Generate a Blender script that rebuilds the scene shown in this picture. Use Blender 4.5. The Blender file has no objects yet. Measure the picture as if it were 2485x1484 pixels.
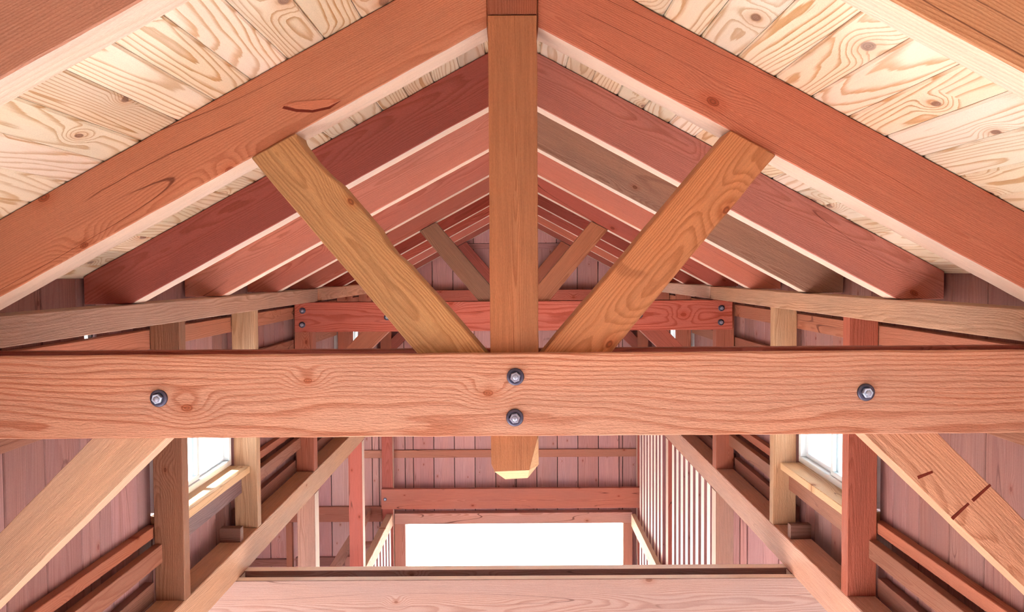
import bpy, bmesh, math, random
from mathutils import Vector, Matrix, noise

random.seed(7)
scene = bpy.context.scene
C = scene.collection
H = 6.7                                   # eye height above the barn floor; z below is written relative to the eye

# ------------------------------------------------------------------ camera, sky, sun, exposure
cam_data = bpy.data.cameras.new('camera')
cam_data.sensor_width = 36.0
cam_data.lens = 1800 * 36.0 / 2485
cam_data.clip_start = 0.05
cam_data.clip_end = 500
cam_data.shift_x = -5.0 / 2485
cam_data.shift_y = -25.4 / 2485
cam = bpy.data.objects.new('camera', cam_data)
C.objects.link(cam)
cam.matrix_world = (Matrix.Translation((0.0, 0, H))
                    @ Matrix.Rotation(math.radians(90 - 1.8), 4, 'X')
                    @ Matrix.Rotation(math.radians(-0.35), 4, 'Z'))
scene.camera = cam

world = bpy.data.worlds.new('world')
scene.world = world
world.use_nodes = True
bg = world.node_tree.nodes['Background']
bg.inputs['Color'].default_value = (0.86, 0.93, 1.0, 1)
bg.inputs['Strength'].default_value = 2.8

sun_data = bpy.data.lights.new('sun', 'SUN')
sun_data.energy = 16.0
sun_data.angle = math.radians(1.0)
sun_data.color = (1.0, 0.965, 0.93)
sun = bpy.data.objects.new('sun', sun_data)
C.objects.link(sun)
sun.rotation_euler = (0, math.radians(-31), math.radians(-8))   # high, over the left aisle

scene.view_settings.view_transform = 'Standard'
scene.view_settings.look = 'None'
scene.view_settings.gamma = 1.0
scene.view_settings.use_curve_mapping = False
scene.view_settings.exposure = 1.08
scene.cycles.use_denoising = True
scene.cycles.max_bounces = 6
scene.cycles.diffuse_bounces = 5
scene.cycles.adaptive_threshold = 0.2
scene.cycles.adaptive_min_samples = 12
scene.cycles.sample_clamp_indirect = 8.0


# ------------------------------------------------------------------ materials
def lin(r, g, b):
    def f(c):
        c /= 255.0
        return c / 12.92 if c <= 0.04045 else ((c + 0.055) / 1.055) ** 2.4
    return (f(r), f(g), f(b), 1.0)


class NT:
    def __init__(self, mat):
        self.t = mat.node_tree
        self.n = self.t.nodes
        self.l = self.t.links

    def node(self, typ, **kw):
        nd = self.n.new(typ)
        for k, v in kw.items():
            setattr(nd, k, v)
        return nd

    def put(self, sock, v):
        if isinstance(v, bpy.types.NodeSocket):
            self.l.new(v, sock)
        else:
            sock.default_value = v

    def m(self, op, a, b=0.0, c=0.0, clamp=False):
        nd = self.n.new('ShaderNodeMath')
        nd.operation = op
        nd.use_clamp = clamp
        self.put(nd.inputs[0], a)
        self.put(nd.inputs[1], b)
        self.put(nd.inputs[2], c)
        return nd.outputs[0]

    def v(self, op, a, b=(0, 0, 0)):
        nd = self.n.new('ShaderNodeVectorMath')
        nd.operation = op
        self.put(nd.inputs[0], a)
        self.put(nd.inputs[1], b)
        return nd.outputs[0]

    def xyz(self, x, y, z):
        nd = self.n.new('ShaderNodeCombineXYZ')
        self.put(nd.inputs[0], x)
        self.put(nd.inputs[1], y)
        self.put(nd.inputs[2], z)
        return nd.outputs[0]

    def noise(self, vec, scale=1.0, detail=2.0, rough=0.5):
        nd = self.n.new('ShaderNodeTexNoise')
        nd.noise_dimensions = '3D'
        self.put(nd.inputs['Vector'], vec)
        nd.inputs['Scale'].default_value = scale
        nd.inputs['Detail'].default_value = detail
        nd.inputs['Roughness'].default_value = rough
        return nd

    def ramp(self, fac, lo, hi):
        nd = self.n.new('ShaderNodeMapRange')
        nd.interpolation_type = 'SMOOTHSTEP'
        self.put(nd.inputs[0], fac)
        nd.inputs[1].default_value = lo
        nd.inputs[2].default_value = hi
        nd.inputs[3].default_value = 0.0
        nd.inputs[4].default_value = 1.0
        return nd.outputs[0]

    def mix(self, fac, a, b, mode='MIX'):
        nd = self.n.new('ShaderNodeMix')
        nd.data_type = 'RGBA'
        nd.blend_type = mode
        nd.clamp_factor = True
        self.put(nd.inputs[0], fac)
        self.put(nd.inputs[6], a)
        self.put(nd.inputs[7], b)
        return nd.outputs[2]


def wood(name, ring=120.0, contrast=0.5, wobble=0.02, pith=0.05, tilt=0.03, knot_scale=3.0, knot_r=0.07,
         knot_share=0.5, knot_amp=0.03, late=(0.62, 0.45, 0.36), knot_col=(0.35, 0.18, 0.11), rough=0.62,
         spec=0.3, bump=0.4, streak=0.25, blotch=0.35, saw=0.0, check=0.3, flat_knots=False, coat=0.0, late_from=0.3, lit_mix=0.0, lit_col=(222, 204, 192)):
    """Sawn timber: annual rings round a pith that runs slightly off the piece, knots, streaks and drying checks.
    Local X is the grain; the piece's own colour is its object colour."""
    mat = bpy.data.materials.new(name)
    mat.use_nodes = True
    g = NT(mat)
    bsdf = g.n['Principled BSDF']
    tc = g.node('ShaderNodeTexCoord').outputs['Object']
    oi = g.node('ShaderNodeObjectInfo')
    rnd = oi.outputs['Random']
    r2 = g.m('FRACT', g.m('MULTIPLY', rnd, 17.31))
    r3 = g.m('FRACT', g.m('MULTIPLY', rnd, 71.77))
    r4 = g.m('FRACT', g.m('MULTIPLY', rnd, 313.1))
    seed = g.xyz(g.m('MULTIPLY', rnd, 61.0), g.m('MULTIPLY', r2, 47.0), g.m('MULTIPLY', r3, 29.0))
    sep = g.node('ShaderNodeSeparateXYZ')
    g.l.new(tc, sep.inputs[0])
    x, y, z = sep.outputs
    # slow bend of the grain; its third channel drives the broad patches
    bend = g.noise(g.v('ADD', g.v('MULTIPLY', tc, (0.9, 5.0, 5.0)), seed), 1.0, 2.0, 0.5)
    bs = g.node('ShaderNodeSeparateXYZ')
    g.l.new(bend.outputs['Color'], bs.inputs[0])
    by = g.m('MULTIPLY', g.m('SUBTRACT', bs.outputs[0], 0.5), wobble * 2)
    bz = g.m('MULTIPLY', g.m('SUBTRACT', bs.outputs[1], 0.5), wobble * 2)
    bl = bs.outputs[2]
    # knots
    kv = g.v('ADD', g.v('MULTIPLY', tc, (0.6, 1.0, 0.8)), seed)
    vor = g.node('ShaderNodeTexVoronoi')
    vor.feature = 'F1'
    vor.voronoi_dimensions = '2D' if flat_knots else '3D'
    g.put(vor.inputs['Vector'], kv)
    vor.inputs['Scale'].default_value = knot_scale
    vor.inputs['Randomness'].default_value = 0.75
    vc = g.node('ShaderNodeSeparateXYZ')
    g.l.new(vor.outputs['Color'], vc.inputs[0])
    has = g.m('LESS_THAN', vc.outputs[0], knot_share)
    size = g.m('ADD', 0.5, g.m('MULTIPLY', vc.outputs[1], 0.55))
    kd = g.m('DIVIDE', vor.outputs['Distance'], size)
    sw = g.m('SUBTRACT', 1.0, g.m('MULTIPLY', g.m('MULTIPLY', kd, kd), 1.0 / 0.42 ** 2), clamp=True)
    swirl = g.m('MULTIPLY', g.m('MULTIPLY', sw, g.m('MULTIPLY', sw, sw)), has)
    core = g.m('MULTIPLY', g.m('SUBTRACT', 1.0, g.ramp(kd, knot_r * 0.45, knot_r * 0.62)), has)
    halo = g.m('MULTIPLY', g.m('SUBTRACT', 1.0, g.ramp(kd, knot_r * 0.5, knot_r * 1.9)), has)
    # ring field
    yy = g.m('ADD', g.m('ADD', y, by), g.m('ADD', g.m('MULTIPLY', x, g.m('MULTIPLY', g.m('SUBTRACT', r2, 0.5), tilt * 2)),
                                          g.m('MULTIPLY', g.m('SUBTRACT', r3, 0.5), pith * 1.6)))
    zz = g.m('ADD', g.m('ADD', z, bz), g.m('ADD', g.m('MULTIPLY', x, g.m('MULTIPLY', g.m('SUBTRACT', r4, 0.5), tilt * 2)),
                                          g.m('MULTIPLY', g.m('ADD', 0.35, r4), pith)))
    rad = g.m('SQRT', g.m('ADD', g.m('MULTIPLY', yy, yy), g.m('MULTIPLY', zz, zz)))
    rad = g.m('ADD', rad, g.m('MULTIPLY', swirl, knot_amp))
    # fibres and streaks along the grain
    st = g.noise(g.v('ADD', g.v('MULTIPLY', tc, (4.0, 85.0, 85.0)), seed), 1.0, 2.0, 0.65)
    sts = g.node('ShaderNodeSeparateXYZ')
    g.l.new(st.outputs['Color'], sts.inputs[0])
    stv = sts.outputs[0]
    ph = g.m('ADD', g.m('MULTIPLY', rad, ring), g.m('MULTIPLY', sts.outputs[1], 0.35))
    fr = g.m('FRACT', ph)
    lw = g.m('MULTIPLY', g.ramp(fr, late_from, 0.88), g.m('SUBTRACT', 1.0, g.ramp(fr, 0.90, 1.0)))
    lw = g.m('MULTIPLY', lw, g.m('ADD', 0.35, g.m('MULTIPLY', bl, 1.3)))
    grit = g.noise(g.v('MULTIPLY', tc, (140.0, 380.0, 380.0)), 1.0, 1.0, 0.6).outputs[0]
    col = g.mix(g.m('MULTIPLY', lw, contrast, clamp=True), (1.06, 1.06, 1.06, 1), (*late, 1))
    val = g.m('ADD', 1.0 - streak * 0.5 - blotch * 0.5, g.m('ADD', g.m('MULTIPLY', stv, streak), g.m('MULTIPLY', bl, blotch)))
    val = g.m('MULTIPLY', val, g.m('ADD', 0.84, g.m('MULTIPLY', grit, 0.32)))
    # warm/cool drift of the stain
    drift = g.ramp(bl, 0.3, 0.72)
    col = g.mix(g.m('MULTIPLY', drift, 0.5), col, g.mix(1.0, col, (1.04, 0.93, 0.80, 1), 'MULTIPLY'))
    col = g.mix(g.m('MULTIPLY', halo, 0.55), col, g.mix(1.0, col, (0.86, 0.62, 0.48, 1), 'MULTIPLY'))
    kring = g.m('ADD', 0.5, g.m('MULTIPLY', g.m('SINE', g.m('MULTIPLY', kd, 260.0)), 0.5))
    kc = g.mix(kring, (*knot_col, 1), (knot_col[0] * 1.9, knot_col[1] * 1.9, knot_col[2] * 1.9, 1))
    col = g.mix(g.m('MULTIPLY', core, 0.85), col, kc)
    # drying checks: thin dark lines along the grain
    if check:
        ck = g.noise(g.v('ADD', g.v('MULTIPLY', tc, (0.45, 8.0, 8.0)), g.v('ADD', seed, (3.0, 31.0, 17.0))), 1.0, 0.0, 0.4)
        ckl = g.m('SUBTRACT', 1.0, g.ramp(g.m('ABSOLUTE', g.m('SUBTRACT', ck.outputs[0], 0.5)), 0.0015, 0.006))
        ckl = g.m('MULTIPLY', g.m('MULTIPLY', ckl, g.ramp(bl, 0.45, 0.55)), check)
        col = g.mix(ckl, col, (0.22, 0.10, 0.07, 1))
    cv = g.node('ShaderNodeCombineColor')
    for i in range(3):
        g.l.new(val, cv.inputs[i])
    col = g.mix(1.0, col, cv.outputs[0], 'MULTIPLY')
    own = oi.outputs['Color']
    if lit_mix:
        own = g.mix(lit_mix, own, lin(*lit_col))  # pulls the stain towards a pale tone that stands in for light
    col = g.mix(1.0, col, own, 'MULTIPLY')
    g.l.new(col, bsdf.inputs['Base Color'])
    bsdf.inputs['Roughness'].default_value = rough
    bsdf.inputs['Specular IOR Level'].default_value = spec
    if coat:
        bsdf.inputs['Coat Weight'].default_value = coat
        bsdf.inputs['Coat Roughness'].default_value = 0.32
    # relief
    if bump:
        h = g.m('ADD', g.m('MULTIPLY', stv, 0.7), g.m('MULTIPLY', grit, 0.35))
        if saw:
            tear = g.noise(g.v('ADD', g.v('MULTIPLY', tc, (38.0, 170.0, 170.0)), seed), 1.0, 1.0, 0.5)
            h = g.m('ADD', h, g.m('MULTIPLY', tear.outputs[0], saw))
        bp = g.node('ShaderNodeBump')
        bp.inputs['Strength'].default_value = bump
        bp.inputs['Distance'].default_value = 0.004
        g.l.new(h, bp.inputs['Height'])
        g.l.new(bp.outputs[0], bsdf.inputs['Normal'])
    return mat


M = {}
M['beam'] = wood('rough_sawn_fir', ring=150, contrast=0.55, wobble=0.03, pith=0.16, tilt=0.02, knot_scale=2.8, knot_r=0.08, flat_knots=True,
                 knot_share=0.4, knot_amp=0.025, late=(0.70, 0.52, 0.42), bump=0.5, saw=0.5, check=0.8)
M['tie'] = wood('rough_band_sawn_plank', ring=62, contrast=0.85, late_from=0.45, wobble=0.05, pith=0.18, tilt=0.015, knot_scale=3.0, knot_r=0.10, flat_knots=True,
                knot_share=0.62, knot_amp=0.05, late=(0.74, 0.50, 0.40), knot_col=(0.45, 0.22, 0.12), bump=0.7, saw=1.0,
                streak=0.3)
M['old'] = wood('weathered_fir', ring=210, contrast=0.55, wobble=0.02, pith=0.25, tilt=0.012, knot_scale=2.4, knot_r=0.055, flat_knots=True,
                knot_share=0.3, knot_amp=0.02, late=(0.62, 0.47, 0.36), bump=0.6, saw=0.7, streak=0.55, blotch=0.55)
M['edge'] = wood('lit_sawn_edge', ring=150, contrast=0.35, wobble=0.03, pith=0.2, tilt=0.02, knot_scale=2.6, knot_r=0.06, knot_share=0.3,
                 knot_amp=0.02, late=(0.80, 0.66, 0.56), bump=0.5, saw=0.8, check=0.0, lit_mix=0.8)  # light on undersides and narrow edges, put into the colour
M['slatface'] = wood('lit_pale_face', ring=130, contrast=0.25, wobble=0.02, pith=0.2, tilt=0.02, knot_scale=3.0, knot_r=0.06, knot_share=0.3,
                     knot_amp=0.02, late=(0.82, 0.72, 0.68), bump=0.2, check=0.0, lit_mix=1.0, lit_col=(250, 238, 234))  # near-white tone imitating strong light on slat faces and tie edges
M['board'] = wood('stained_wall_board', ring=110, contrast=0.4, wobble=0.02, pith=0.14, tilt=0.02, knot_scale=4.5, knot_r=0.085,
                  knot_share=0.45, knot_amp=0.015, late=(0.74, 0.60, 0.58), knot_col=(0.40, 0.22, 0.20), bump=0.35,
                  flat_knots=True, check=0.45, streak=0.35)
M['deck'] = wood('varnished_pine_deck', ring=75, contrast=0.85, late_from=0.5, wobble=0.04, pith=0.09, tilt=0.05, knot_scale=3.4, knot_r=0.125,
                 knot_share=0.55, knot_amp=0.045, late=(0.68, 0.47, 0.27), knot_col=(0.20, 0.11, 0.09), rough=0.42, spec=0.5,
                 bump=0.12, flat_knots=True, check=0.0, streak=0.12, blotch=0.3, coat=0.25)


def plain(name, rgb, rough=0.5, metal=0.0, spec=0.5, var=0.0, scale=8.0):
    mat = bpy.data.materials.new(name)
    mat.use_nodes = True
    g = NT(mat)
    b = g.n['Principled BSDF']
    b.inputs['Roughness'].default_value = rough
    b.inputs['Metallic'].default_value = metal
    b.inputs['Specular IOR Level'].default_value = spec
    c = lin(*rgb)
    tc = g.node('ShaderNodeTexCoord').outputs['Object']
    nz = g.noise(tc, scale, 4.0, 0.6)
    col = g.mix(nz.outputs[0], (c[0] * (1 - var), c[1] * (1 - var), c[2] * (1 - var), 1),
                (c[0] * (1 + var), c[1] * (1 + var), c[2] * (1 + var), 1))
    g.l.new(col, b.inputs['Base Color'])
    return mat


M['iron'] = plain('dark_zinc_iron', (92, 90, 112), 0.38, 0.85, 0.5, 0.2, 60)
M['steel'] = plain('bright_zinc_steel', (178, 186, 212), 0.35, 0.75, 0.5, 0.1, 60)
M['vinyl'] = plain('white_vinyl', (226, 234, 240), 0.35, 0, 0.5, 0.03, 20)
M['floor'] = plain('pale_concrete', (196, 190, 182), 0.85, 0, 0.2, 0.12, 1.2)
M['ground'] = plain('pale_gravel', (214, 208, 198), 0.95, 0, 0.1, 0.12, 3.0)
M['roofing'] = plain('light_metal_roofing', (206, 210, 214), 0.5, 0, 0.4, 0.04, 2.0)
M['stripe'] = plain('dark_red_marker', (112, 46, 36), 0.8, 0, 0.1, 0.3, 90)

gm = bpy.data.materials.new('window_glass')
gm.use_nodes = True
g = NT(gm)
for nd in list(g.n):
    if nd.type == 'BSDF_PRINCIPLED':
        g.n.remove(nd)
out = [nd for nd in g.n if nd.type == 'OUTPUT_MATERIAL'][0]
tr = g.node('ShaderNodeBsdfTransparent')
tr.inputs[0].default_value = (0.93, 0.97, 0.97, 1)
gl = g.node('ShaderNodeBsdfGlossy')
gl.inputs['Roughness'].default_value = 0.03
lwt = g.node('ShaderNodeLayerWeight')
fac = g.m('ADD', 0.05, g.m('MULTIPLY', g.m('POWER', lwt.outputs['Facing'], 5.0), 0.9))
mx = g.node('ShaderNodeMixShader')
g.l.new(fac, mx.inputs[0])
g.l.new(tr.outputs[0], mx.inputs[1])
g.l.new(gl.outputs[0], mx.inputs[2])
g.l.new(mx.outputs[0], out.inputs['Surface'])
M['glass'] = gm


# ------------------------------------------------------------------ builders
def tag(o, label=None, cat=None, group=None, kind=None):
    if label:
        o['label'] = label
    if cat:
        o['category'] = cat
    if group:
        o['group'] = group
    if kind:
        o['kind'] = kind
    return o


def empty(name, x, y, z):
    o = bpy.data.objects.new(name, None)
    o.empty_display_size = 0.1
    C.objects.link(o)
    o.location = (x, y, z + H)
    return o


def stain(r, g_, b):
    """albedo of a timber from its seen colour: paler and less saturated, the room's own bounces add the rest"""
    c = lin(r, g_, b)
    y = 0.25 * c[0] + 0.6 * c[1] + 0.15 * c[2]
    k = 0.22
    return (0.9 * (c[0] * (1 - k) + y * k), 0.9 * (c[1] * (1 - k) + y * k), 0.9 * (c[2] * (1 - k) + y * k), 1.0)


def link(name, me, mat, mw, parent=None, color=None):
    o = bpy.data.objects.new(name, me)
    C.objects.link(o)
    if mat is not None and not me.materials:
        me.materials.append(mat)
    if parent is not None:
        o.parent = parent
        base = parent.matrix_basis.copy()
        if parent.parent is not None:
            base = parent.parent.matrix_basis @ base
        mw = base.inverted() @ mw
    o.matrix_basis = mw
    if color is not None:
        o.color = color if len(color) == 4 else stain(*color)
    return o


def finish(bm, name, bevel=0.0, rough=0.0, seg=0.0):
    """bevel the edges, and for rough timber cut the length up and shake the surface a little"""
    bmesh.ops.recalc_face_normals(bm, faces=bm.faces)
    if seg:
        lo = min(v.co.x for v in bm.verts)
        hi = max(v.co.x for v in bm.verts)
        n = max(1, int((hi - lo) / seg))
        for i in range(1, n):
            px = lo + (hi - lo) * i / n
            bmesh.ops.bisect_plane(bm, geom=bm.verts[:] + bm.edges[:] + bm.faces[:], plane_co=(px, 0, 0), plane_no=(1, 0, 0), dist=1e-5)
    if bevel:
        ed = [e for e in bm.edges if len(e.link_faces) == 2 and e.calc_face_angle(0) > 0.3]
        bmesh.ops.bevel(bm, geom=ed, offset=bevel, segments=1, affect='EDGES', clamp_overlap=True)
    if rough:
        s = Vector((hash(name) % 97, random.uniform(0, 50), random.uniform(0, 50)))
        for v in bm.verts:
            p = v.co * 1.0
            v.co.y += rough * noise.noise(Vector((p.x * 9, p.y * 5, p.z * 5)) + s)
            v.co.z += rough * noise.noise(Vector((p.x * 11, p.y * 5 + 40, p.z * 5)) + s)
            v.co.y += rough * 0.5 * noise.noise(Vector((p.x * 55, p.y * 5, p.z * 5)) + s)
            v.co.z += rough * 0.5 * noise.noise(Vector((p.x * 55, p.y * 5 + 40, p.z * 5)) + s)
    me = bpy.data.meshes.new(name)
    bm.to_mesh(me)
    bm.free()
    return me


def lit_edges(o, sides, mat='edge'):
    """give the long sides of a timber a paler material, light painted into it"""
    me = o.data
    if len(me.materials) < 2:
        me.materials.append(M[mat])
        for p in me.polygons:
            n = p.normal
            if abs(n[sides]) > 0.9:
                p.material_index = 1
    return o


def prism(name, pts, ext, grain, mat, color, parent=None, bevel=0.003, rough=0.0, seg=0.0):
    """polygon pts (eye-relative 3D, planar) pushed along vector ext; local X follows the grain, local Z the push"""
    pts = [Vector(p) for p in pts]
    ext = Vector(ext)
    c = sum(pts, Vector()) / len(pts) + ext * 0.5
    gx = Vector(grain).normalized()
    gz = ext.normalized()
    gx = (gx - gz * gx.dot(gz)).normalized()
    gy = gz.cross(gx)
    R = Matrix((gx, gy, gz))
    bm = bmesh.new()
    a = [bm.verts.new(R @ (p - c)) for p in pts]
    b = [bm.verts.new(R @ (p + ext - c)) for p in pts]
    bm.faces.new(a)
    bm.faces.new(b[::-1])
    n = len(pts)
    for i in range(n):
        bm.faces.new((a[i], b[i], b[(i + 1) % n], a[(i + 1) % n]))
    me = finish(bm, name, bevel, rough, seg)
    mw = Matrix.Translation(c + Vector((0, 0, H))) @ R.transposed().to_4x4()
    return link(name, me, mat, mw, parent, color)


def xz(name, poly, y0, y1, grain, mat, color, parent=None, **kw):
    """a timber lying in a truss plane: outline in x-z, from depth y0 to y1"""
    return prism(name, [(p[0], y0, p[1]) for p in poly], (0, y1 - y0, 0), (grain[0], 0, grain[1]), mat, color, parent, **kw)


BOXES = {}


def box(name, x0, x1, y0, y1, z0, z1, axis, mat, color, parent=None, bevel=0.003, face='Y', rough=0.0, seg=0.0):
    """straight timber with the grain along axis; boxes of one size share their mesh"""
    x0, x1 = sorted((x0, x1)); y0, y1 = sorted((y0, y1)); z0, z1 = sorted((z0, z1))
    ax = {'X': Vector((1, 0, 0)), 'Y': Vector((0, 1, 0)), 'Z': Vector((0, 0, 1))}
    gx = ax[axis]
    gz = ax[face]
    if axis == face:
        gz = ax['Z'] if axis != 'Z' else ax['X']
    gy = gz.cross(gx)
    R = Matrix((gx, gy, gz))
    d = Vector((x1 - x0, y1 - y0, z1 - z0))
    loc = Vector((abs(gx.dot(d)), abs(gy.dot(d)), abs(gz.dot(d))))
    key = (name, round(loc.x, 4), round(loc.y, 4), round(loc.z, 4), mat.name, bevel)
    if key in BOXES and not rough:
        me = BOXES[key]
    else:
        bm = bmesh.new()
        bmesh.ops.create_cube(bm, size=1.0)
        for v in bm.verts:
            v.co = Vector((v.co.x * loc.x, v.co.y * loc.y, v.co.z * loc.z))
        me = finish(bm, name, min(bevel, min(loc) * 0.3), rough, seg)
        BOXES[key] = me
    mw = Matrix.Translation(((x0 + x1) / 2, (y0 + y1) / 2, (z0 + z1) / 2 + H)) @ R.transposed().to_4x4()
    return link(name, me, mat, mw, parent, color)


def jit(c, a=0.06):
    k = 1 + random.uniform(-a, a)
    return tuple(max(0, min(255, v * k * (1 + random.uniform(-a, a) * 0.3))) for v in c)


# ------------------------------------------------------------------ sizes
SL = 0.54                 # roof slope
ZD = 1.24                 # deck underside at the ridge
ZB = 0.953                # rafter underside at the ridge
WX = 2.33                 # inner face of the side wall boards
Y0, Y1 = -1.6, 12.72      # rear and far end
PX0, PX1 = 2.08, 2.265    # posts and girders, inner and outer face
FL = -H                   # floor
cosr = 1 / math.sqrt(1 + SL * SL)
sinr = SL * cosr

# ------------------------------------------------------------------ ground, floor, roofs of the side aisles
gr = box('ground', -60, 60, -40, 90, FL - 0.4, FL - 0.05, 'X', M['ground'], (255, 255, 255), bevel=0)
tag(gr, 'pale gravel ground outside the barn door', 'ground', kind='structure')
fl = box('floor', -5.4, 5.4, Y0, Y1 + 0.1, FL - 0.05, FL, 'Y', M['floor'], (255, 255, 255), bevel=0)
tag(fl, 'pale concrete barn floor', 'floor', kind='structure')
for s, nm in ((-1, 'left'), (1, 'right')):
    ro = xz('roof_' + nm, [(s * 2.40, -1.98), (s * 5.6, -3.2), (s * 5.6, -3.27), (s * 2.40, -2.05)], 3.2, Y1 + 0.3, (1, -0.4),
            M['roofing'], (255, 255, 255), bevel=0)
    tag(ro, 'light metal roof of the %s side aisle below the windows' % nm, 'roof', kind='structure')

for s, nm in ((-1, 'left'), (1, 'right')):
    aw = tag(empty('wall_aisle_' + nm, s * 5.3, 9, FL), 'outer board wall of the %s side aisle' % nm, 'wall', kind='structure')
    random.seed(21)
    y = 5.0
    while y < Y1:
        box('board', s * 5.30, s * 5.325, y + 0.001, min(y + 0.354, Y1), FL, -3.2, 'Z', M['board'],
            (178 + random.randint(-8, 8), 116, 112), aw, bevel=0.003, face='X')
        y += 0.355

# ------------------------------------------------------------------ ceiling of pine boards
ceil = tag(empty('ceiling', 0, (Y0 + Y1) / 2, ZD), 'knotty varnished pine board ceiling over both roof slopes', 'ceiling', kind='structure')
PW = 0.1568
rafY = [2.76 + 1.22 * n for n in range(-3, 9)]
deck_cols = [(232, 212, 186), (236, 218, 196), (228, 204, 174), (238, 222, 204), (232, 208, 180)]
DECK = {}
random.seed(11)
for s in (-1, 1):
    ns = 17
    for i in range(ns):
        # butt joints over rafters
        cuts = [Y0]
        k = random.randint(1, 3)
        while k < 11:
            cuts.append(rafY[k] + 0.07)
            k += random.choice((3, 4, 5))
        cuts.append(Y1)
        for a, b in zip(cuts[:-1], cuts[1:]):
            L = round(b - a, 3)
            if L not in DECK:
                bm = bmesh.new()
                w, t, c = PW / 2 - 0.0010, 0.032, 0.0065
                prof = [(-w, 0.0), (-w, t - c), (-w + c, t), (w - c, t), (w, t - c), (w, 0.0)]
                for e in (-1, 1):
                    pass
                A = [bm.verts.new((-L / 2 + 0.0008, p[0], p[1])) for p in prof]
                B = [bm.verts.new((L / 2 - 0.0008, p[0], p[1])) for p in prof]
                bm.faces.new(A); bm.faces.new(B[::-1])
                for q in range(6):
                    bm.faces.new((A[q], B[q], B[(q + 1) % 6], A[(q + 1) % 6]))
                bmesh.ops.recalc_face_normals(bm, faces=bm.faces)
                me = bpy.data.meshes.new('plank')
                bm.to_mesh(me); bm.free()
                DECK[L] = me
            dist = (i + 0.5) * PW + 0.005
            n_in = Vector((-s * sinr, 0, -cosr))            # into the room
            p = Vector((s * dist * cosr, (a + b) / 2, ZD + H - dist * sinr)) - n_in * 0.032
            gx, gz = Vector((0, 1, 0)), n_in
            R = Matrix((gx, gz.cross(gx), gz)).transposed().to_4x4()
            link('plank', DECK[L], M['deck'], Matrix.Translation(p) @ R, ceil, jit(random.choice(deck_cols), 0.05))
for s in (-1, 1):
    e = 2.92
    xz('roof_sheet', [(0, ZD + 0.075), (s * e, ZD + 0.075 - e * SL), (s * e, ZD + 0.04 - e * SL), (0, ZD + 0.04)], Y0 - 0.3, Y1 + 0.4, (0, 0.01) if False else (1, -SL * s),
       M['roofing'], (255, 255, 255), ceil, bevel=0)

# ------------------------------------------------------------------ board walls
WIN = [(-0.18, 1.02), (4.70, 5.90), (9.58, 10.78)]
WZ0, WZ1 = -1.545, -0.66
wall_cols = [(166, 116, 116), (158, 106, 106), (172, 122, 124), (150, 98, 94), (162, 112, 116)]


def board_mesh(w, L, t=0.022):
    key = ('board', round(w, 4), round(L, 4))
    if key in BOXES:
        return BOXES[key]
    bm = bmesh.new()
    h, c, gv = w / 2 - 0.0048, 0.006, 0.0030
    prof = [(-h, 0), (-h, t - c), (-h + c * 0.6, t)]
    if w > 0.2:
        prof += [(-gv, t), (0, t - gv), (gv, t)]
    prof += [(h - c * 0.6, t), (h, t - c), (h, 0)]
    n = len(prof)
    A = [bm.verts.new((-L / 2, p[0], p[1])) for p in prof]
    B = [bm.verts.new((L / 2, p[0], p[1])) for p in prof]
    bm.faces.new(A); bm.faces.new(B[::-1])
    for q in range(n):
        bm.faces.new((A[q], B[q], B[(q + 1) % n], A[(q + 1) % n]))
    bmesh.ops.recalc_face_normals(bm, faces=bm.faces)
    me = bpy.data.meshes.new('board')
    bm.to_mesh(me); bm.free()
    BOXES[key] = me
    return me


def vboard(parent, inward, x, y, w, z0, z1, col, t=0.022, name='board'):
    """vertical board: (x, y) is the centre of its room face"""
    me = board_mesh(w, z1 - z0, t)
    gx, gz = Vector((0, 0, 1)), Vector(inward)
    R = Matrix((gx, gz.cross(gx), gz)).transposed().to_4x4()
    p = Vector((x, y, (z0 + z1) / 2 + H)) - gz * t
    return link(name, me, M['board'], Matrix.Translation(p) @ R, parent, col)


def cut_rects(y0, y1, z0, z1, holes):
    rects = [(y0, y1, z0, z1)]
    for (a, b, c, d) in holes:
        nxt = []
        for (p, q, r, t) in rects:
            if b <= p + 1e-6 or a >= q - 1e-6 or d <= r or c >= t:
                nxt.append((p, q, r, t)); continue
            if a - p > 0.004: nxt.append((p, a, r, t))
            if q - b > 0.004: nxt.append((b, q, r, t))
            m0, m1 = max(p, a), min(q, b)
            if c > r: nxt.append((m0, m1, r, c))
            if d < t: nxt.append((m0, m1, d, t))
        rects = nxt
    return rects


random.seed(5)
walls = {}
for s, nm in ((-1, 'left'), (1, 'right')):
    w = tag(empty('wall_' + nm, s * WX, (Y0 + Y1) / 2, -2.3), 'upper %s side wall of reddish vertical boards' % nm, 'wall', kind='structure')
    walls[s] = w
    holes = [(a, b, WZ0, WZ1) for a, b in WIN]
    if s < 0:
        holes.append((4.02, 4.12, -0.352, -0.322))       # a chink between boards that shows daylight
    ztop = ZD - SL * (WX + 0.004)
    y = 3.65 - 18 * 0.295
    while y < Y1:
        a, b = max(y, Y0), min(y + 0.295, Y1)
        if b - a > 0.02:
            col = jit(random.choice(wall_cols), 0.06)
            for (p, q, r, t) in cut_rects(a, b, -2.32, ztop, holes):
                vboard(w, (-s, 0, 0), s * WX, (p + q) / 2, q - p, r, t, col)
        y += 0.295
    for (p, q, r, t) in cut_rects(Y0, Y1, -2.32, ztop, holes):
        box('sheathing', s * (WX + 0.023), s * (WX + 0.045), p, q, r, t, 'Y', M['board'], (70, 42, 40), w, bevel=0, face='X')

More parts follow.
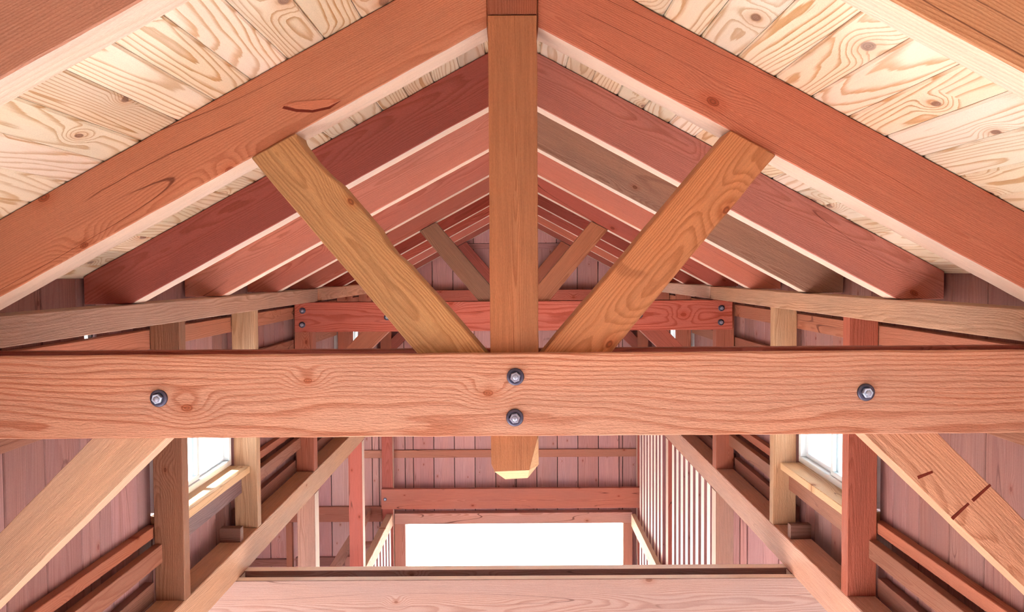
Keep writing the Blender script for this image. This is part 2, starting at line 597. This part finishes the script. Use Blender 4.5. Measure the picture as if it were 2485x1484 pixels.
# ------------------------------------------------------------------ end walls
end = tag(empty('wall_end', 0, Y1, FL), 'far gable wall of wide pinkish vertical boards around the bright doorway', 'wall', kind='structure')
end_cols = [(210, 148, 150), (204, 138, 142), (216, 156, 160), (198, 132, 132)]
DX0, DX1, DZ = -1.90, 1.86, -4.29
bw = 0.3555


def roof_under(x):
    x = abs(x)
    if x <= WX + 0.02:
        return ZD - SL * x - 0.004
    return -2.10 - 0.381 * (x - 2.40)


def gable_board(parent, a, b, z0, col, yface, s, zcap=None):
    """board with a sloped top under the roof"""
    za, zb = roof_under(a + 0.001), roof_under(b - 0.001)
    if zcap is not None:
        za, zb = min(za, zcap), min(zb, zcap)
    if min(za, zb) - z0 < 0.02:
        return
    pts = [(a + 0.006, yface, z0), (b - 0.006, yface, z0), (b - 0.006, yface, zb), (a + 0.006, yface, za)]
    return prism('board', pts, (0, 0.022 * s, 0), (0, 0, 1), M['board'], col, parent, bevel=0.003)


x = -15 * bw + 0.02
while x < 5.35:
    a, b = x, x + bw
    x = b
    segs = [(a, b)]
    for e in (-WX - 0.02, 0.0, WX + 0.02, DX0, DX1):
        segs = [t for (p, q) in segs for t in ([(p, e), (e, q)] if p + 0.01 < e < q - 0.01 else [(p, q)])]
    col = jit(random.choice(end_cols), 0.05)
    for (p, q) in segs:
        mid = (p + q) / 2
        z0 = DZ if DX0 < mid < DX1 else FL
        if abs(mid) < WX:
            gable_board(end, p, q, z0, col, Y1, 1, 0.49)
            gable_board(end, p, q, 0.498, jit(random.choice(end_cols), 0.05), Y1, 1)
        else:
            gable_board(end, p, q, z0, col, Y1, 1)
box('sheathing', -5.4, DX0, Y1 + 0.024, Y1 + 0.05, FL, -3.3, 'Z', M['board'], (70, 40, 40), end, bevel=0)
box('sheathing', DX1, 5.4, Y1 + 0.024, Y1 + 0.05, FL, -3.3, 'Z', M['board'], (70, 40, 40), end, bevel=0)
box('sheathing', DX0, DX1, Y1 + 0.024, Y1 + 0.05, DZ, -3.3, 'Z', M['board'], (70, 40, 40), end, bevel=0)
xz('sheathing', [(-WX, -3.3), (WX, -3.3), (WX, roof_under(WX - 0.01)), (0, ZD), (-WX, roof_under(WX - 0.01))], Y1 + 0.024, Y1 + 0.05, (1, 0),
   M['board'], (70, 40, 40), end, bevel=0)
for q in (-1, 1):
    xz('sheathing', [(q * WX, -3.3), (q * 5.3, -3.3), (q * 5.3, -3.28), (q * (WX + 0.05), -2.16), (q * WX, -2.16)], Y1 + 0.024, Y1 + 0.05, (1, 0),
       M['board'], (70, 40, 40), end, bevel=0)
# rails of the end wall
RC = (190, 108, 88)
box('rail', -4.6, 2.26, Y1 - 0.05, Y1, -3.18, -3.05, 'X', M['beam'], (200, 122, 96), end)
box('rail', -4.4, -2.3, Y1 - 0.07, Y1, -4.28, -4.02, 'X', M['beam'], (184, 100, 78), end)
box('rail', -5.0, -3.95, Y1 - 0.06, Y1, -5.05, -4.93, 'X', M['beam'], (160, 95, 85), end)
box('rail', -3.8, -2.3, Y1 - 0.06, Y1, -5.05, -4.90, 'X', M['beam'], (150, 88, 84), end)
box('stud', -3.95, -3.85, Y1 - 0.09, Y1, FL, -4.28, 'Z', M['beam'], (190, 108, 78), end)
box('rail', -0.75, 0.75, Y1 - 0.012, Y1, 0.40, 0.49, 'X', M['board'], (196, 132, 136), end)

rear = tag(empty('wall_rear', 0, Y0, -2.3), 'unseen rear gable wall of reddish boards behind the viewer', 'wall', kind='structure')  # out of view; closed down to the floor to steer the light
x = -WX
while x < WX - 0.01:
    b = min(x + 0.333, WX)
    segs = [(x, b)] if not (x < -0.01 and b > 0.01) else [(x, 0), (0, b)]
    for (p, q) in segs:
        gable_board(rear, p, q, FL, jit(random.choice(wall_cols), 0.05), Y0, -1)
    x = b

# ------------------------------------------------------------------ doorway
door = tag(empty('door_1', 0, Y1, FL), 'wide doorway full of white daylight in the far wall', 'doorway', kind='structure')
box('header', -2.07, 2.0, Y1 - 0.16, Y1 - 0.02, -4.295, -4.11, 'X', M['beam'], (214, 150, 138), door)
box('jamb', -2.07, -1.885, Y1 - 0.16, Y1 - 0.02, FL, -4.295, 'Z', M['beam'], (206, 130, 112), door)
box('jamb', 1.845, 2.0, Y1 - 0.16, Y1 - 0.02, FL, -4.295, 'Z', M['beam'], (206, 126, 100), door)
box('jamb_lining', -1.905, -1.885, Y1 - 0.02, Y1 + 0.12, FL, -4.28, 'Z', M['vinyl'], (255, 255, 255), door)
box('jamb_lining', 1.845, 1.865, Y1 - 0.02, Y1 + 0.12, FL, -4.28, 'Z', M['vinyl'], (255, 255, 255), door)
lb = empty('door_beam', 0, Y1 - 0.26, -3.99)
tag(lb, 'long red beam bolted across the posts above the bright doorway', 'beam')
box('beam_timber', -2.265, 2.2, Y1 - 0.30, Y1 - 0.225, -3.99, -3.65, 'X', M['beam'], (206, 112, 90), lb)

# ------------------------------------------------------------------ bolts
def lathe(name, prof, n=24):
    bm = bmesh.new()
    rings = []
    for r, yy in prof:
        rings.append([bm.verts.new((r * math.cos(2 * math.pi * k / n), yy, r * math.sin(2 * math.pi * k / n))) for k in range(n)])
    for a, b in zip(rings[:-1], rings[1:]):
        for k in range(n):
            bm.faces.new((a[k], a[(k + 1) % n], b[(k + 1) % n], b[k]))
    bm.faces.new(rings[-1])
    bmesh.ops.recalc_face_normals(bm, faces=bm.faces)
    for f in bm.faces:
        f.smooth = n > 8
    me = bpy.data.meshes.new(name)
    bm.to_mesh(me); bm.free()
    return me


washer_me = lathe('washer', [(0.0315, 0.0), (0.0318, -0.006), (0.0295, -0.0095), (0.020, -0.011), (0.0195, -0.0085), (0.001, -0.0085)])
nut_me = lathe('nut', [(0.0195, -0.008), (0.0195, -0.021), (0.0175, -0.0235), (0.0118, -0.0235), (0.0114, -0.019), (0.001, -0.019)], 6)
stud_me = lathe('bolt_end', [(0.0098, -0.015), (0.0098, -0.026), (0.0082, -0.0275), (0.001, -0.0275)], 16)


def bolt(parent, x, y, z, sc=1.0):
    mw = Matrix.Translation((x, y, z + H)) @ Matrix.Rotation(random.uniform(0, 1), 4, 'Y') @ Matrix.Scale(sc, 4)
    b = link('bolt', washer_me, M['iron'], mw, parent)
    for nm, me, mt in (('nut', nut_me, M['steel']), ('bolt_end', stud_me, M['steel'])):
        o = bpy.data.objects.new(nm, me)
        C.objects.link(o)
        if not me.materials:
            me.materials.append(mt)
        o.parent = b
    return b


bolt(lb, -2.2, Y1 - 0.30, -3.82, 0.9)

# ------------------------------------------------------------------ trusses
def raf_poly(s, xk):
    return [(s * xk, ZB - SL * xk), (s * 2.055, ZB - SL * 2.055), (s * 2.31, -0.158), (s * 2.31, ZD - SL * 2.31 - 0.003), (s * xk, ZD - SL * xk - 0.003)]


def truss(oy, label, cols, hero, tilt=0.0):
    t = tag(empty('roof_truss', 0, 2.8 + oy, -0.6), label, 'truss', 'king post roof trusses')
    sg = 0.05 if hero else 0.0
    rg = 0.0016 if hero else 0.0
    for s, c in ((-1, cols['rl']), (1, cols['rr'])):
        lit_edges(xz('rafter', raf_poly(s, 0.092), 2.76 + oy, 2.915 + oy, (1, -SL * s), M['beam'], c, t, bevel=0.004, rough=rg, seg=sg), 1)
    # king post, chamfered at its foot
    k = 0.0895
    kp = prism('king_post', [(-k, 2.74 + oy, -0.715), (-k + 0.014, 2.74 + oy, -0.742), (k - 0.036, 2.74 + oy, -0.737), (k - 0.006, 2.74 + oy, -0.62),
                             (k, 2.74 + oy, -0.55), (k, 2.74 + oy, 0.938), (-k, 2.74 + oy, 0.938)], (0, 0.14, 0), (0, 0, 1), M['old'], cols['kp'], t,
               bevel=0.003, rough=rg, seg=sg)
    # fresh pale cuts at the foot of the post
    def hull(nm, P):
        bm = bmesh.new()
        for p in P:
            bm.verts.new((p[0], p[1] - 2.80, p[2] + 0.74))
        bmesh.ops.convex_hull(bm, input=bm.verts)
        bmesh.ops.recalc_face_normals(bm, faces=bm.faces)
        me = bpy.data.meshes.new(nm)
        bm.to_mesh(me); bm.free()
        link(nm, me, M['old'], Matrix.Translation((0, 2.80 + oy, -0.74 + H)), t, (240, 190, 138))
    hull('corner_cut', [(k - 0.0065, 2.741, -0.62), (k - 0.0365, 2.741, -0.7365), (k, 2.785, -0.728), (k, 2.785, -0.615), (k, 2.88, -0.615), (k, 2.88, -0.728),
                        (k - 0.04, 2.88, -0.7365)])
    hull('post_foot', [(-k + 0.012, 2.741, -0.7415), (k - 0.037, 2.741, -0.737), (k, 2.79, -0.728), (k, 2.88, -0.728), (-k + 0.004, 2.88, -0.738),
                       (-k + 0.052, 2.80, -0.787), (k - 0.042, 2.80, -0.783), (k - 0.042, 2.86, -0.783), (-k + 0.052, 2.86, -0.787)])
    box('ridge_block', -k - 0.002, k + 0.001, 2.744 + oy, 2.90 + oy, 0.942, ZD - 0.06, 'Z', M['beam'], cols['rb'], t, bevel=0.003)
    # struts between tie and rafter
    for s, c in ((-1, cols['sl']), (1, cols['sr'])):
        tl, tr_, br, bl = (0.9655, 0.4255), (0.798, 0.516), (0.09, -0.318), (0.345, -0.318)
        edge = []
        if hero and s < 0:                       # bark loss along the upper arris
            for f_, dpt in ((0.02, 0.010), (0.10, 0.016), (0.17, 0.012), (0.22, 0.002), (0.42, 0.001), (0.47, 0.012), (0.52, 0.015), (0.58, 0.004)):
                ex = tr_[0] + (br[0] - tr_[0]) * f_
                ez = tr_[1] + (br[1] - tr_[1]) * f_
                edge.append((s * (ex + dpt * 0.76), ez - dpt * 0.65))
        poly = [(s * tl[0], tl[1]), (s * tr_[0], tr_[1])] + edge + [(s * br[0], br[1]), (s * bl[0], bl[1])]
        xz('strut', poly, 2.742 + oy, 2.878 + oy, (-0.65 * s, -0.76), M['old'], c, t, bevel=0.004, rough=rg * 1.4, seg=sg)
    if hero:
        dark = [(-0.845, 0.612), (-0.80, 0.600), (-0.74, 0.596), (-0.68, 0.608), (-0.632, 0.632), (-0.675, 0.601), (-0.74, 0.587), (-0.80, 0.590), (-0.852, 0.603)]
        xz('split', [(x_, z_ + 0.006) for x_, z_ in dark], 2.7585, 2.762, (1, 0.5), M['stripe'], (90, 45, 30), t, bevel=0)
        spl = [(-0.838, 0.622), (-0.80, 0.608), (-0.74, 0.604), (-0.68, 0.616), (-0.632, 0.641), (-0.70, 0.640), (-0.79, 0.634)]
        xz('splinter', spl, 2.7555, 2.762, (1, 0.15), M['beam'], (206, 116, 78), t, bevel=0.001)
    # knee braces
    for s, c in ((-1, cols['bl']), (1, cols['br'])):
        poly = [(s * 2.08, -1.361), (s * 1.0, -0.322), (s * 1.288, -0.322), (s * 2.08, -1.115)]
        kb = xz('knee_brace', poly, 2.742 + oy, 2.878 + oy, (s * 0.72, -0.69), M['old'], c, t, bevel=0.004, rough=rg, seg=sg)
        if hero and s > 0:
            for (ax, az, bx, bz) in ((1.500, -0.774, 1.556, -0.752), (1.630, -0.930, 1.692, -0.872), (1.706, -0.862, 1.772, -0.802)):
                d = Vector((bx - ax, 0, bz - az)).normalized()
                n = Vector((-d.z, 0, d.x)) * 0.006
                P = [Vector((ax, 2.7405, az)), Vector((bx, 2.7405, bz))]
                prism('paint_mark', [P[0] - n, P[1] - n * 0.7, P[1] + n * 0.8, P[0] + n * 1.2], (0, 0.0012, 0), d, M['stripe'], None, t, bevel=0)
    # tie beam: a plank each side of the posts
    for ya, yb, nm in ((2.70, 2.741, 'front'), (2.879, 2.92, 'back')):
        pl = box('tie_plank', -2.25, 2.235, ya + oy, yb + oy, -0.600, -0.297, 'X', M['tie'], cols['t1'] if nm == 'front' else cols['t2'], t,
                 bevel=0.004, rough=rg, seg=sg)
    yb = 2.70 + oy
    for (bx, bz) in ((-1.30, -0.452), (0.003, -0.381), (0.0, -0.531), (1.283, -0.446), (-2.165, -0.380), (-2.170, -0.525), (2.12, -0.380), (2.115, -0.525)):
        bolt(t, bx, yb, bz)
    return t


truss(0, 'large king post truss nearest the viewer, bolted orange tie beam across the middle',
      dict(rl=(206, 124, 84), rr=(204, 112, 80), kp=(186, 112, 60), rb=(164, 86, 54), sl=(196, 138, 74), sr=(204, 126, 66),
           bl=(216, 172, 140), br=(214, 152, 116), t1=(212, 148, 118), t2=(150, 66, 56)), True)
truss(4.88, 'middle king post truss behind the front one, red tie beam bolted at both ends',
      dict(rl=(186, 92, 74), rr=(190, 84, 70), kp=(172, 100, 60), rb=(160, 84, 56), sl=(146, 96, 72), sr=(184, 106, 66),
           bl=(180, 98, 66), br=(176, 80, 60), t1=(204, 92, 72), t2=(160, 70, 56)), False)
truss(9.76, 'farthest king post truss, small and red against the gable boards',
      dict(rl=(190, 90, 76), rr=(186, 88, 72), kp=(172, 92, 66), rb=(160, 84, 56), sl=(176, 74, 62), sr=(184, 96, 68),
           bl=(176, 80, 66), br=(170, 80, 66), t1=(196, 92, 74), t2=(160, 70, 56)), False)

# ------------------------------------------------------------------ common rafters
ordw = {-1: 'single', 1: 'first', 2: 'second', 3: 'third', 5: 'first', 6: 'second', 7: 'third'}
rcol = {(-3, -1): (176, 96, 70), (-3, 1): (180, 110, 74), (-2, -1): (176, 96, 70), (-2, 1): (180, 110, 74),
        (-1, -1): (206, 136, 106), (-1, 1): (210, 148, 100),
        (1, -1): (178, 80, 70), (1, 1): (206, 122, 110), (2, -1): (214, 126, 108), (2, 1): (164, 116, 98),
        (3, -1): (196, 102, 86), (3, 1): (214, 118, 96), (5, -1): (188, 66, 50), (5, 1): (190, 78, 66),
        (6, -1): (200, 80, 62), (6, 1): (194, 80, 66), (7, -1): (214, 108, 90), (7, 1): (214, 112, 86)}
tone = {(1, -1): 'dark red', (1, 1): 'dull red', (2, -1): 'salmon red', (2, 1): 'weathered grey-brown', (3, -1): 'red', (3, 1): 'salmon red'}
for n in (-1, 1, 2, 3, 5, 6, 7):
    for s in (-1, 1):
        ya = 2.76 + 1.22 * n
        th = 0.095 if n == -1 else 0.135
        if n == -1:
            ya = 1.508
        sd = 'left' if s < 0 else 'right'
        if n < 0:
            lab = 'brown roof rafter in the upper %s corner, nearer than the front truss' % sd
        else:
            lab = '%s roof rafter, %s behind the %s truss on the %s slope' % (tone.get((n, s), 'red'), ordw[n], 'front' if n < 4 else 'middle', sd)
        o = xz('roof_rafter', raf_poly(s, 0.0), ya, ya + th, (1, -SL * s), M['old'] if (n, s) == (2, 1) else M['beam'], rcol[(n, s)], None,
               bevel=0.004, rough=0.0012 if n in (-1, 1, 2) else 0, seg=0.06 if n in (-1, 1, 2) else 0)
        lit_edges(o, 1)  # rafter undersides paler, the light from below painted in
        tag(o, lab, 'rafter', 'common roof rafters')

# ------------------------------------------------------------------ plates, posts, girders
for s, sd in ((-1, 'left'), (1, 'right')):
    a = box('wall_plate', s * 2.03, s * 2.18, Y0 + 0.02, 7.66, -0.288, -0.160, 'Y', M['old'], (180, 134, 116) if s < 0 else (194, 146, 116), None,
            bevel=0.004, face='X', rough=0.0012, seg=0.08)
    tag(a, 'long weathered plate beam under the near rafters on the %s' % sd, 'beam', 'wall plates')
    b = box('wall_plate', s * 2.02, s * 2.18, 7.67, Y1 - 0.02, -0.284, -0.156, 'Y', M['old'], (214, 150, 118) if s < 0 else (216, 176, 160), None,
            bevel=0.004, face='X')
    tag(b, 'paler plate beam under the far rafters on the %s' % sd, 'beam', 'wall plates')
    gd = box('girder', s * PX0, s * PX1, Y0 + 0.02, Y1 - 0.02, -2.283, -2.05, 'Y', M['old'], (208, 152, 116) if s < 0 else (212, 154, 134), None,
             bevel=0.005, face='X', rough=0.002, seg=0.08)
    tag(gd, 'long girder running away low along the %s side' % sd, 'beam', 'side girders')
    posts = [(2.742, 't'), (4.60, 'a'), (5.93, 'b'), (7.622, 't2'), (9.48, 'p'), (10.81, 'p'), (12.50, 't3')]
    lab = {'a': 'stout wall post at the near edge of the visible window on the %s', 'b': 'wall post at the far edge of the visible window on the %s',
           't2': 'wall post clasped by the middle truss on the %s', 't3': 'wall post at the far gable on the %s', 't': 'wall post carrying the front truss on the %s'}
    pc = {'a': (150, 96, 68) if s < 0 else (184, 88, 62), 'b': (196, 148, 108) if s < 0 else (200, 150, 108)}
    extra = {9.48: 'wall post at the near edge of the small far window on the %s', 10.81: 'wall post at the far edge of the small far window on the %s'}
    for (py, kd) in posts:
        dep = 0.085 if kd in 'abp' else 0.136
        o = box('wall_post', s * PX0, s * PX1, py, py + dep, -2.05, -0.288, 'Z', M['old'] if kd in 'ab' else M['beam'], pc.get(kd, (182, 96, 70)), None, bevel=0.004)
        tag(o, (lab.get(kd) or extra[py]) % sd, 'post', 'upper wall posts')
    lows = [(5.532, 'under the double cross tie', 0.105), (7.62, 'below the middle truss', 0.16), (10.0, 'midway along the far aisle', 0.16), (12.5, 'beside the bright doorway', 0.14)]
    for (py, ph, dep) in lows:
        o = box('aisle_post', s * PX0, s * PX1, py, py + dep, FL, -2.285, 'Z', M['old'] if py < 9 else M['beam'],
                (150, 98, 84) if py < 9 else (190, 84, 70), None, bevel=0.004)
        lit_edges(o, 1)  # side faces paler: doorway light put into their colour
        tag(o, 'tall lower post %s on the %s' % (ph, sd), 'post', 'lower aisle posts')
    # girts and blocking belong to the wall framing
    w = walls[s]
    stops = [(-0.205, -0.29 + 0.085), ]
    bays = [(1.115, 2.742), (2.878, 4.60), (6.015, 7.622), (7.758, 9.48), (10.895, 12.50)]
    for (a, b) in bays:
        box('girt', s * 2.268, s * 2.328, a - 0.1, b + 0.05, -0.465, -0.345, 'Y', M['beam'], jit((190, 112, 82)), w, face='X')
        box('girt', s * 2.272, s * 2.328, a - 0.1, b + 0.05, -1.655, -1.583, 'Y', M['beam'], jit((180, 98, 68)), w, face='X')
        box('girt', s * 2.215, s * 2.270, a, b, -1.805, -1.69, 'Y', M['beam'], jit((164, 100, 76)), w, face='X')
        box('girt', s * 2.272, s * 2.328, a, b, -2.05, -1.93, 'Y', M['old'], jit((150, 92, 76)), w, face='X')
        box('girt', s * 2.272, s * 2.328, a, b, -0.79, -0.68, 'Y', M['beam'], jit((160, 96, 74)), w, face='X')
    for (a, b) in ((-0.205, 1.03), (4.685, 5.93), (9.565, 10.81)):
        box('girt', s * 2.268, s * 2.328, a, b, -0.465, -0.345, 'Y', M['beam'], jit((190, 112, 82)), w, face='X')
        box('girt', s * 2.205, s * 2.262, a, b, -1.765, -1.602, 'Y', M['old'], (132, 98, 104) if s < 0 else (160, 100, 78), w, face='X')
        box('blocking', s * 2.10, s * 2.26, a + 0.92, a + 0.98, -2.05, -1.94, 'X', M['beam'], (120, 76, 66), w)

# ------------------------------------------------------------------ windows
wn = 0
for k, (a, b) in enumerate(WIN):
    for s, sd in ((-1, 'left'), (1, 'right')):
        wn += 1
        where = ['white slider window high beside the viewer on the %s wall', 'white slider window with a deep wooden sill on the %s wall',
                 'small far white slider window on the %s wall'][k] % sd
        e = tag(empty('window_%d' % wn, s * 2.30, (a + b) / 2, WZ0), where, 'window', kind='structure')
        x0, x1 = s * 2.272, s * 2.345
        z0, z1 = WZ0 + 0.018, WZ1
        f = 0.045
        box('frame', x0, x1, a, b, z0, z0 + f, 'Y', M['vinyl'], None, e, face='X')
        box('frame', x0, x1, a, b, z1 - f, z1, 'Y', M['vinyl'], None, e, face='X')
        box('frame', x0, x1, a, a + f, z0 + f, z1 - f, 'Z', M['vinyl'], None, e)
        box('frame', x0, x1, b - f, b, z0 + f, z1 - f, 'Z', M['vinyl'], None, e)
        m = (a + b) / 2
        for (p, q, xx) in ((a + f, m + 0.03, 2.285), (m - 0.03, b - f, 2.315)):
            sa = box('sash', s * xx, s * (xx + 0.026), p, q, z0 + f, z0 + f + 0.035, 'Y', M['vinyl'], None, e, face='X')
            box('sash', s * xx, s * (xx + 0.026), p, q, z1 - f - 0.035, z1 - f, 'Y', M['vinyl'], None, e, face='X')
            box('sash', s * xx, s * (xx + 0.026), p, p + 0.04, z0 + f + 0.035, z1 - f - 0.035, 'Z', M['vinyl'], None, e)
            box('sash', s * xx, s * (xx + 0.026), q - 0.04, q, z0 + f + 0.035, z1 - f - 0.035, 'Z', M['vinyl'], None, e)
            box('pane', s * (xx + 0.010), s * (xx + 0.016), p + 0.04, q - 0.04, z0 + f + 0.035, z1 - f - 0.035, 'Y', M['glass'], None, e, bevel=0, face='X')
        box('sill', s * 2.136, s * 2.33, a - 0.014, b + 0.03, -1.600, -1.543, 'Y', M['beam'], (226, 180, 130), e, face='Z', bevel=0.004)

# ------------------------------------------------------------------ lower cross tie
ct = tag(empty('cross_tie', 0, 5.59, -2.285), 'pale double-plank cross tie at the bottom, spanning under both girders', 'beam')
box('tie_plank', -2.7, 2.7, 5.46, 5.531, -2.56, -2.287, 'X', M['beam'], (150, 112, 106), ct, bevel=0.004)
box('tie_plank', -2.7, 2.7, 5.638, 5.72, -2.56, -2.285, 'X', M['beam'], (150, 104, 100), ct, bevel=0.004)

# ------------------------------------------------------------------ stall rails, slats, partition
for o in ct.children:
    lit_edges(o, 1, 'slatface')  # plank edges whitened to imitate the light on their tops
lr = tag(empty('stall_railing', -2.1, 10, FL), 'pale wooden railing with slats on the left of the doorway', 'railing')
box('top_rail', -2.19, -2.085, 7.80, 9.98, -4.29, -4.09, 'Y', M['old'], (226, 186, 160), lr, face='X', bevel=0.005, rough=0.004, seg=0.1)
box('top_rail', -2.19, -2.085, 10.18, 12.48, -4.29, -4.09, 'Y', M['old'], (226, 180, 150), lr, face='X', bevel=0.005, rough=0.004, seg=0.1)
y = 8.0
while y < 12.4:
    if not 9.85 < y < 10.18:
        lit_edges(box('slat', -2.125, -2.090, y, y + 0.135, FL, -4.292, 'Z', M['board'], jit((168, 104, 108), 0.04), lr, bevel=0.002), 1, 'slatface')  # pale faces, mauve edges: doorway light and shade painted in
    y += 0.26
hr = tag(empty('stall_rack', -2.5, 11.6, FL), 'small pale stall frame just behind the left railing', 'rack')
box('rail', -2.56, -2.48, 8.5, 12.6, -4.18, -4.02, 'Y', M['old'], (206, 140, 124), hr, face='X')
box('crosspiece', -2.56, -2.2, 11.55, 11.7, -4.33, -4.27, 'X', M['beam'], (206, 150, 138), hr)
box('crosspiece', -2.56, -2.3, 11.0, 11.1, -4.45, -4.25, 'X', M['beam'], (176, 104, 92), hr)
box('leg', -2.56, -2.48, 11.2, 11.28, FL, -4.18, 'Z', M['beam'], (150, 84, 80), hr)

rs = tag(empty('slat_partition', 2.1, 10, FL), 'tall partition of pale upright slats right of the doorway', 'partition')
box('rail', 1.965, 2.034, 7.80, 12.45, -4.31, -4.10, 'Y', M['old'], (232, 192, 160), rs, face='X', bevel=0.004)
y = 7.86
while y < 12.45:
    if not 9.86 < y < 10.18:
        lit_edges(box('slat', 2.085, 2.125, y, y + 0.135, FL, -2.286, 'Z', M['board'], jit((168, 104, 108), 0.04), rs, bevel=0.002), 1, 'slatface')  # light and shade of the slats put into face and edge colours
    y += 0.255
bp_ = tag(empty('board_partition', 2.5, 7.82, FL), 'cross partition of mauve upright boards beside the tall slats', 'partition')
xs = [2.13, 2.155, 2.385, 2.465, 2.80, 3.1, 3.4]
for a, b in zip(xs[:-1], xs[1:]):
    vboard(bp_, (0, -1, 0), (a + b) / 2, 7.80, b - a, FL, -2.5 - 0.3 * max(0, b - 2.4), jit((176, 112, 112), 0.05))
